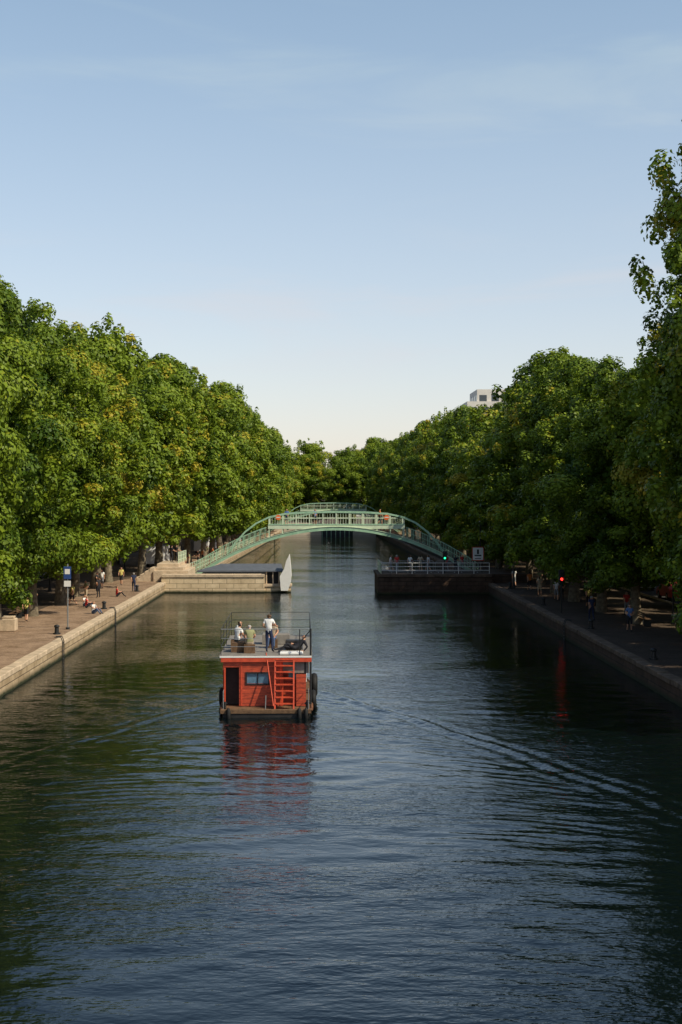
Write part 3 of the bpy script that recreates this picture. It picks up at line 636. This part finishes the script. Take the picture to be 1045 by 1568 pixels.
# ---------------------------------------------------------------- the houseboat
def boat():
    e=empty('houseboat',(-2.15,57.3,0),R(0.6))
    h=MB(); w=1.83
    secs=[(0,w*.97),(0.5,w),(8.5,w),(10.5,w*.82),(11.8,w*.45),(12.6,.05)]
    for (ya,wa),(yb,wb) in zip(secs[:-1],secs[1:]):
        for sg in (-1,1):
            a=[(sg*wa,ya,.30),(sg*wb,yb,.30),(sg*wb*.93,yb,-.5),(sg*wa*.93,ya,-.5)]
            h.add(a,[(0,1,2,3) if sg<0 else (3,2,1,0)],'hull')
        h.add([(-wa,ya,.30),(wa,ya,.30),(wb,yb,.30),(-wb,yb,.30)],[(0,1,2,3)],'wood')
        for sg in (-1,1): h.tube([(sg*(wa+.02),ya,.27),(sg*(wb+.02),yb,.27)],[.07,.07],'rust',6)
    h.add([(-w*.97,0,.30),(w*.97,0,.30),(w*.9,0,-.5),(-w*.9,0,-.5)],[(3,2,1,0)],'hull')
    h.box(-w,w,-.12,.02,.16,.34,'wood',bev=.02); h.box(-w*.9,w*.9,-.08,-.01,-.05,.16,'hull')
    h.obj('hull',parent=e)
    c=MB(); yb=0.95; x0,x1=-1.78,1.55; zt=2.28; yf=9.2
    c.box(x0,x0+.07,yb,yb+.09,.32,zt,'red'); 
    c.box(x0+.66,0.62,yb,yb+.09,.32,1.25,'red'); c.box(x0+.66,-.80,yb,yb+.09,1.25,1.66,'red'); c.box(.08,.62,yb,yb+.09,1.25,1.66,'red')
    c.box(x0+.66,0.62,yb,yb+.09,1.66,zt,'red'); c.box(x0+.07,x0+.66,yb,yb+.09,1.92,zt,'red')
    c.box(-.80,.08,yb+.045,yb+.06,1.25,1.66,'blueglass'); c.box(-.38,-.34,yb+.02,yb+.044,1.25,1.66,'hull')
    for a in ((-.86,.14,1.19,1.25),(-.86,.14,1.66,1.72)): c.box(a[0],a[1],yb-.03,yb-.001,a[2],a[3],'hull')
    for a in (-.86,.08): c.box(a,a+.06,yb-.03,yb-.001,1.25,1.66,'hull')
    for a in (-1.06,.55): c.box(a,a+.07,yb-.02,yb-.001,.34,zt-.16,'redplain')
    c.box(x0-.08,x1+.30,yb-.10,yb-.003,zt-.14,zt+.02,'redplain') 
    c.box(x0+.07,x0+.66,yb+.5,yb+.52,.32,1.92,'hull'); c.box(.62,x1,yb+.55,yb+.60,.32,zt,'red')
    c.box(.62,.68,yb+.09,yb+.55,.32,zt,'redplain'); c.box(.9,1.35,yb+.52,yb+.548,1.35,1.9,'blueglass')
    c.box(x0+.07,x0+.11,yb-.5,yb-.002,.34,1.90,'redplain')
    c.box(1.22,x1+.07,yb-.02,yb+.07,.32,1.62,'red')
    c.box(x0,x0+.07,yb+.09,yf,.32,zt,'red'); c.box(x1,x1+.07,yb+.09,yf,.32,zt,'hull'); c.box(x0+.07,x1,yf-.07,yf,.32,zt,'red')
    for i in range(5):
        y=yb+1+i*1.55
        for s in (x0-.012,x1+.072): c.box(s,s+.012,y,y+.8,1.25,1.8,'glass'); 
        for s in (x0-.03,x1+.07): c.box(s,s+.03,y-.06,y+.86,1.19,1.25,'paint_w')
    c.obj('cabin',parent=e)
    d=MB(); d.box(x0-.15,x1+.32,yb-.06,yf+.2,zt+.02,zt+.12,'deckgrey',bev=.01)
    d.box(x0-.13,x1+.3,yb-.09,yb-.062,zt+.04,zt+.10,'paint_w')
    zr=zt+.12
    d.box(-1.5,-.6,yb+1.1,yb+1.5,zr,zr+.42,'wood',bev=.02); d.box(-.3,.9,yb+4.2,yb+5.0,zr,zr+.45,'deckgrey',bev=.03)
    d.box(.55,1.5,yb+.25,yb+.75,zr,zr+.10,'paint_w',bev=.02); d.box(-1.5,-.9,yb+3.4,yb+3.9,zr,zr+.42,'wood',bev=.02)
    d.box(.75,1.45,yb+1.9,yb+2.4,zr,zr+.42,'hull',bev=.05)
    d.box(.62,x1+.2,yb+.1,yb+.14,zt-.62,zt-.02,'deckgrey')
    d.obj('roof_deck',parent=e)
    r=MB(); k='steel'
    xa,xb=x0-.08,x1+.26; ya,yz=yb+.0,yf+.1
    cs=[(xa,ya),(xb,ya),(xb,yz),(xa,yz),(xa,ya)]
    for (ax,ay),(bx,by) in zip(cs[:-1],cs[1:]):
        back=(ay==ya and by==ya)
        for z in ((1.08,.72,.38) if not back else (1.08,)):
            if back: 
                r.cyl((ax,ay,zr+z),(bx,by,zr+z),.016,'steel',n=6)
                for zz in (.7,.36): r.cyl((ax,ay,zr+zz),(ax+1.4,by,zr+zz),.010,'steel',n=6)
            else: r.cyl((ax,ay,zr+z),(bx,by,zr+z),.012,'dark_iron',n=6)
        n=max(2,round(math.hypot(bx-ax,by-ay)/1.9))
        for i in range(n+1):
            t=i/n; x=ax+(bx-ax)*t; y=ay+(by-ay)*t
            if back and i in (1,): continue
            r.cyl((x,y,zr-.1),(x,y,zr+1.08),.014,'dark_iron',n=6)
    r.cyl((xb,ya,zr-2.0),(xb,ya,zr+1.1),.04,'dark_iron'); r.cyl((xb-.45,ya+.0,zr),(xb-.45,ya,zr+1.08),.02,'dark_iron')
    r.cyl((xb-.45,ya,zr+.5),(xb,ya,zr+1.05),.02,'dark_iron')
    r.cyl((-.02,-.05,.34),(.0,-.05,.9),.02,k); r.cyl((.30,.05,.45),(-.02,yb+.05,zr+.1),.025,'redplain')
    for x in (-1.72,1.72):
        r.path([(x,.02,.34),(x,.02,1.05),(x,.8,1.05)],.018,'steel'); r.cyl((x,.02,.7),(x,.8,.7),.014,'steel')
    r.obj('railings',parent=e)
    l=MB()
    for x in (.36,1.12): l.box(x-.03,x+.03,.10,.22,.2,2.45,'redplain',rot=Matrix.Rotation(R(-22),3,'X'),piv=(x,.16,.34))
    for i in range(8):
        z=.52+i*.245; y=.16+(z-.34)*math.tan(R(22)); l.box(.39,1.09,y-.10,y+.12,z-.02,z+.02,'redplain')
    l.obj('stairs',parent=e)
    t=MB(); t.torus((1.98,5.2,.62),.38,.15,(1,0,0),'rubber',24,8); t.torus((1.93,2.2,.4),.3,.12,(1,0,0),'rubber'); t.torus((-1.93,3,.4),.3,.12,(1,0,0),'rubber')
    for x in (-1.5,1.62,1.35): t.tube([(x,-.16,.42),(x,-.18,.3),(x,-.18,-.05),(x,-.16,-.15)],[.03,.09,.09,.03],'rubber',10)
    for x in (-1.66,1.66): t.cyl((x,.12,.3),(x,.12,.62),.06,'hull'); t.cyl((x-.1,.12,.55),(x+.1,.12,.55),.04,'hull')
    t.tube([(-1.66,.1,.4),(-1.3,-.05,.33),(-.9,-.1,.36),(-.4,.15,.34)],[.02]*4,'wood',6)
    t.obj('fenders',parent=e)
    z=zr
    P=lambda *a,**k: person(*a,parent=e,**k)
    P(.07,yb+1.2,z,'lean','white','navy','brown',rz=R(-15),name='standing_man')
    P(-.72,yb+.95,z,'sit','olive','beige','grey',rz=R(10),name='seated_man',slim=1.12)
    P(-1.25,yb+1.7,z,'sit','white','black','dark',rz=R(-40),name='seated_woman')
    P(-1.35,yb+2.9,z,'sit','white','grey','dark',rz=R(-80),name='seated_man',sleeve=True)
    P(1.15,yb+1.2,z+.02,'recline','black','black','dark',rz=R(105),name='reclining_person',sleeve=True)
    P(.2,yb+3.0,z,'sit','beige','denim','brown',rz=R(170),name='passenger',longhair=True)
    s=MB(); s.box(-.95,-.5,yb+.75,yb+1.08,zr,zr+.36,'wood'); s.box(-1.45,-1.05,yb+1.55,yb+1.9,zr,zr+.36,'deckgrey'); s.box(0,.4,yb+2.82,yb+3.2,zr,zr+.36,'wood'); s.box(-1.6,-1.2,yb+2.7,yb+3.1,zr,zr+.36,'wood'); s.obj('seats',parent=e)
boat()

# ---------------------------------------------------------------- moored barge behind left lock wall
def barge():
    e=empty('moored_barge',(0,0,0))
    b=MB(); y0,y1=131.7,134.6
    b.box(-11.2,-3.6,y0,y1,-.5,.95,'hull',bev=.05)
    b.box(-10.8,-4.2,y0+.2,y1-.2,.95,1.75,'hull')
    for i in range(8): b.box(-10.4+i*.8,-9.9+i*.8,y0+.16,y0+.195,1.1,1.6,'glass')
    vs=[(-11.3,y0-.1,1.95),(-3.3,y0-.1,1.95),(-3.6,y1,2.45),(-9.2,y1,2.45),(-11.3,y0-.1,1.80),(-3.3,y0-.1,1.80),(-3.6,y1,2.3),(-9.2,y1,2.3)]
    b.add(vs,[(0,1,2,3),(7,6,5,4),(0,4,5,1),(1,5,6,2),(2,6,7,3),(3,7,4,0)],'slate')
    pr=[(-3.5,.2),(-2.85,.2),(-2.62,.9),(-2.55,1.5),(-2.6,2.3),(-2.72,3.5),(-3.0,2.95),(-3.2,2.2),(-3.6,1.5)]
    n=len(pr)
    vs=[(x,y0-1.9,z) for x,z in pr]+[(x,y0+.35,z) for x,z in pr]
    b.add(vs,[tuple(range(n)),tuple(range(2*n-1,n-1,-1))]+[(i,n+i,n+(i+1)%n,(i+1)%n) for i in range(n)],'paint_w')
    b.obj('hull',parent=e)
    b=MB()
    for x in (-4.9,-4.3,-3.75): b.box(x,x+.12,130.5,130.62,.78,1.9,'coping')
    b.box(-5.0,-3.6,130.35,131.2,1.9,2.0,'slate'); b.box(-4.9,-3.7,131.1,131.2,.78,1.9,'hull'); b.obj('shelter',parent=e)
barge()

# ---------------------------------------------------------------- street furniture
def lamp(h=5.2):
    b=MB(); k='dark_iron'
    b.cyl((0,0,0),(0,0,.5),.16,k,r1=.10,n=10); b.cyl((0,0,.5),(0,0,h-.6),.07,k,r1=.045,n=8); b.torus((0,0,.55),.1,.03,(0,0,1),k,12,6)
    b.cyl((-.3,0,h-.9),(.3,0,h-.9),.02,k,n=6)
    b.cyl((0,0,h-.6),(0,0,h-.5),.12,k); b.cyl((0,0,h-.5),(0,0,h-.05),.10,'pale_iron',r1=.17,n=6); b.cyl((0,0,h-.05),(0,0,h+.15),.22,k,r1=.05,n=6); b.sphere((0,0,h+.2),.05,k,6,4)
    return b.mesh('lamp')
LM=lamp()
for y in (118,150,185,225,270): place('street_lamp',LM,(bank(LB,y)-8.2,y,QZ))
for x,y in ((15.8,139.3),(21,112),(20.5,170),(19,215),(22,88),(16.6,121)): place('street_lamp',LM,(x,y,1.6 if y==139.3 else QZ))
b=MB(); b.cyl((0,0,0),(0,0,3.9),.045,'steel'); b.box(-.22,.22,-.09,-.06,3.0,3.75,mat('sign_blue',(0.03,0.07,0.22),.4,.05,3),bev=.01); b.box(-.15,.15,-.1,-.092,3.3,3.6,'paint_w'); b.box(-.2,.2,-.09,-.06,2.55,2.9,'paint_w',bev=.005); b.cyl((0,0,0),(0,0,.12),.12,'dark_iron')
b.obj('quay_sign',(-15.0,85,QZ))
b=MB(); b.cyl((-.4,0,0),(-.4,0,2.4),.04,'dark_iron'); b.cyl((.4,0,0),(.4,0,2.4),.04,'dark_iron'); b.box(-.58,.58,-.09,-.05,1.15,2.5,'redplain'); b.box(-.5,.5,-.1,-.092,1.23,2.42,'paint_w'); b.box(-.33,.33,-.108,-.102,1.6,1.72,'dark_iron'); b.box(-.1,.1,-.108,-.102,1.8,2.25,'dark_iron'); b.box(-.3,.3,-.108,-.102,1.35,1.42,'dark_iron')
b.obj('lock_sign',(14.6,130.6,1.8),sc=.95)
def emis(name,c,s):
    m,nt,bs=new_mat(name); bs.inputs['Base Color'].default_value=(*c,1); bs.inputs['Emission Color'].default_value=(*c,1); bs.inputs['Emission Strength'].default_value=s; return m
EG=emis('green_signal_lens',(0.02,1,0.35),3); ER=emis('red_signal_lens',(1,0.03,0.02),4)
def signal(x,y,z,E,h=2.6):
    b=MB(); b.cyl((0,0,0),(0,0,h),.05,'dark_iron'); b.box(-.18,.18,-.14,.12,h-.1,h+.75,'dark_iron',bev=.02)
    for i in range(2):
        zc=h+.12+i*.38; b.cyl((0,-.17,zc),(0,-.142,zc),.085,(E if i==0 else 'glass'),n=16)
        b.cyl((0,-.30,zc+.02),(0,-.14,zc+.02),.14,'dark_iron',n=12,caps=False)
    b.obj('signal_light',(x,y,z))
signal(11.4,128.9,1.8,EG,1.3); signal(16.4,96,QZ,ER,2.2)
def bollard():
    b=MB(); b.cyl((0,0,0),(0,0,.08),.22,'dark_iron',n=12); b.cyl((0,0,.08),(0,0,.42),.13,'dark_iron',r1=.11,n=12); b.sphere((0,0,.46),.17,'dark_iron',12,6,(1,1,.6)); return b.mesh('bollard')
BO=bollard()
for y in (66,82,100,118): place('mooring_bollard',BO,(bank(LB,y)-1.0,y,QZ)); place('mooring_bollard',BO,(bank(RB,y)+1.0,y+3,QZ))
def ladder(x,y,sg):
    b=MB()
    for d in (-.2,.2): b.path([(sg*.35,d,.25),(0,d,.25),(-sg*.09,d,.0),(-sg*.09,d,-1.2)],.025,'dark_iron')
    for i in range(5): b.cyl((-sg*.09,-.2,-.05-i*.22),(-sg*.09,.2,-.05-i*.22),.018,'dark_iron')
    b.obj('quay_ladder',(x,y,QZ))
ladder(-14.1,98,-1); ladder(-14.1,78,-1); ladder(15.3,88,1)
b=MB(); b.box(-.45,.45,-.45,.45,0,.75,'coping',bev=.05); b.box(-.35,.35,-.35,.35,.75,.88,'coping',bev=.03); b.obj('stone_block',(-18.3,84,QZ))
def bench():
    b=MB()
    for x in (-.8,.8): b.box(x-.04,x+.04,-.2,.25,0,.42,'dark_iron'); b.box(x-.03,x+.03,.2,.26,.42,.85,'dark_iron')
    for i in range(4): b.box(-1,1,-.22+i*.12,-.13+i*.12,.42,.455,'wood')
    for i in range(3): b.box(-1,1,.265,.29,.52+i*.12,.61+i*.12,'wood')
    return b.mesh('bench')
BE=bench()
for y in (92,108,124): place('park_bench',BE,(-19.6,y,QZ),R(-90)); place('park_bench',BE,(20,y-5,QZ),R(90))

def car(colr,van=False):
    b=MB(); L_=4.2 if not van else 5.2; W=.85 if not van else .98
    body=mat('car_paint_%s'%colr[0],colr[1],.3,.03,1,spec=.6)
    if van: pr=[(-2.6,.35),(-2.6,1.9),(-2.5,2.25),(1.2,2.3),(1.75,1.5),(2.5,1.2),(2.6,.35)]
    else: pr=[(-2.1,.3),(-2.1,.85),(-1.9,.95),(-1.35,1.42),(.3,1.45),(.95,.98),(1.9,.82),(2.1,.6),(2.1,.3)]
    n=len(pr); vs=[];
    for sg in (-1,1):
        for x,z in pr: vs.append((x,sg*(W-(.12 if z>1.2 and not van else 0)),z))
    b.add(vs,[tuple(range(n))[::-1],tuple(range(n,2*n))]+[(i,(i+1)%n,n+(i+1)%n,n+i) for i in range(n)],body)
    for sg in (-1,1):
        if van: q=[(.2,1.35),(.2,2.0),(1.2,2.0),(1.6,1.4)]
        else: q=[(-1.55,1.0),(-1.25,1.33),(.25,1.36),(.75,1.0)]
        b.add([(x,sg*(W+.004 if van else W+.004-(.05 if z<1.1 else .11)),z) for x,z in q],[(0,1,2,3)],'glass')
        for x in (-L_*.31,L_*.31): b.cyl((x,sg*(W-.18),.32),(x,sg*(W+.02),.32),.32,'rubber',n=16); b.cyl((x,sg*(W+.021),.32),(x,sg*(W+.03),.32),.17,'steel',n=10)
    return b.mesh('car')
CS=[car(('white',(.7,.7,.7)),True),car(('grey',(.2,.21,.22))),car(('black',(.03,.03,.035))),car(('red',(.4,.03,.02))),car(('silver',(.5,.5,.5))),car(('white2',(.7,.7,.68)))]
cr_=random.Random(4)
for sg in (-1,1):
    y=60
    while y<300:
        k=cr_.choice(range(6)); place('parked_van' if k==0 else 'parked_car',CS[k],(sg*27.1,y,QZ+.004),R(90)); y+=6+cr_.random()*6
place('parked_van',CS[0],(-15.6,196,QZ),R(80)); place('parked_van',CS[0],(21.5,176,QZ),R(95)); place('parked_van',CS[0],(-18,160,QZ),R(85))

pr_=random.Random(9); cols=['white','black','navy','olive','beige','red','blue','grey','orange','yellow']; pan=['black','denim','navy','beige','grey']
PM=[person_mesh(pr_.choice(['walk','walk','lean']),c,pr_.choice(pan),pr_.choice(['dark','brown','grey']),longhair=pr_.random()<.4,shorts=pr_.random()<.3) for c in cols]
PG=[person_mesh('ground',c,pr_.choice(pan),'brown') for c in ('white','blue','red')]
def crowd(x,y,z,m=None,rz=None): place('pedestrian',m or pr_.choice(PM),(x,y,z),pr_.uniform(0,6.28) if rz is None else rz,None,PS)
crowd(-15.3,117.5,QZ,PM[2],0.1)
for x,y in ((-18.5,90),(-17.8,103),(-17.5,107),(-17.2,111),(-18.6,122),(-17.5,126),(-19.6,98),(-19.2,113),(-18.4,118)): crowd(x,y,QZ)
for x,y in ((-15.2,96),(-16.5,101),(-16.8,102.2),(-15.9,112)): place('sitting_person',pr_.choice(PG),(x,y,QZ),pr_.uniform(4,5.4),None,PS)
for x,y in ((6.6,131.3),(7.2,131.8),(8.4,131.2),(9.4,132),(10.1,131.4),(11.8,131.6),(12.6,131.2),(13.3,132.3)): crowd(x,y,1.79,pr_.choice([PM[0],PM[0],PM[1],PM[4],PM[5]]))
for x,y in ((-14.0,135),(-13.7,136.5)): crowd(x,y,2.55)
for i in range(16): y=142+i*5.2; crowd(bank(LB,y)-1.2-pr_.random()*2.5,y,QZ)
for x,y,m in ((17.9,107,0),(18.4,107.5,1),(17.3,90,2),(18.2,83,6),(19.0,100,9),(17.5,118,8),(18.8,121,3),(20.4,94,5),(16.9,123,0),(17.4,112,4)): crowd(x,y,QZ,PM[m],pr_.choice([0.1,3.1]))
for x in (-3.2,6.0,-.4): crowd(x,140.6,5.95)

# ---------------------------------------------------------------- light, sky, camera
EL,AZ=44,120
w=bpy.data.worlds.new('World'); scene.world=w; w.use_nodes=True; nt=w.node_tree; L=nt.links
bg=nt.nodes['Background']; sky=N(nt,'ShaderNodeTexSky'); sky.sky_type='NISHITA'; sky.sun_disc=False
sky.sun_elevation=R(EL); sky.sun_rotation=R(AZ); sky.air_density=1.0; sky.dust_density=0.6; sky.ozone_density=0.7; sky.altitude=50
tc=N(nt,'ShaderNodeTexCoord'); sp=N(nt,'ShaderNodeSeparateXYZ'); L.new(tc.outputs['Generated'],sp.inputs[0])
mp=N(nt,'ShaderNodeMapping'); mp.inputs['Scale'].default_value=(2.2,2.2,13); mp.inputs['Rotation'].default_value=(0,R(5),0); mp.inputs['Location'].default_value=(7.7,1.4,5.35); L.new(tc.outputs['Generated'],mp.inputs['Vector'])
no=N(nt,'ShaderNodeTexNoise'); no.inputs['Scale'].default_value=1.5; no.inputs['Detail'].default_value=7; no.inputs['Roughness'].default_value=.55; no.inputs['Distortion'].default_value=.6; L.new(mp.outputs[0],no.inputs['Vector'])
c1=N(nt,'ShaderNodeMapRange'); c1.interpolation_type='SMOOTHSTEP'; L.new(no.outputs['Fac'],c1.inputs['Value']); c1.inputs['From Min'].default_value=.5; c1.inputs['From Max'].default_value=.76; c1.inputs['To Min'].default_value=0; c1.inputs['To Max'].default_value=.22
c2=N(nt,'ShaderNodeMapRange'); L.new(sp.outputs['Z'],c2.inputs['Value']); c2.inputs['From Min'].default_value=.0; c2.inputs['From Max'].default_value=.5; c2.inputs['To Min'].default_value=.50; c2.inputs['To Max'].default_value=.04
ad=N(nt,'ShaderNodeMath',operation='ADD'); L.new(c1.outputs[0],ad.inputs[0]); L.new(c2.outputs[0],ad.inputs[1])
vc=N(nt,'ShaderNodeValToRGB'); L.new(sp.outputs['Z'],vc.inputs['Fac']); vc.color_ramp.elements[0].position=0.02; vc.color_ramp.elements[0].color=(1,.84,.88,1); vc.color_ramp.elements[1].position=.33; vc.color_ramp.elements[1].color=(.72,.90,.90,1)
vm=N(nt,'ShaderNodeVectorMath',operation='SCALE'); L.new(vc.outputs[0],vm.inputs[0]); vm.inputs['Scale'].default_value=5.4
mx=N(nt,'ShaderNodeMix',data_type='RGBA'); L.new(ad.outputs[0],mx.inputs[0]); L.new(sky.outputs[0],mx.inputs[6]); L.new(vm.outputs[0],mx.inputs[7])
L.new(mx.outputs[2],bg.inputs['Color']); bg.inputs['Strength'].default_value=0.15
sd=bpy.data.lights.new('sun','SUN'); sd.energy=5.0; sd.angle=R(.5); sd.color=(1,.90,.70); so=bpy.data.objects.new('sun',sd); COL.objects.link(so)
S=Vector((math.cos(R(EL))*math.sin(R(AZ)),math.cos(R(EL))*math.cos(R(AZ)),math.sin(R(EL)))); so.rotation_euler=S.to_track_quat('Z','Y').to_euler(); so.location=(40,-30,60)
cd=bpy.data.cameras.new('camera'); co=bpy.data.objects.new('camera',cd); COL.objects.link(co); scene.camera=co
cd.sensor_fit='VERTICAL'; cd.sensor_height=36; cd.lens=50.0; cd.clip_end=6000; cd.clip_start=.1
co.location=(0,0,9); co.rotation_euler=(R(90-0.71),0,R(-0.88))
scene.view_settings.view_transform='Standard'; scene.view_settings.look='None'; scene.view_settings.exposure=0
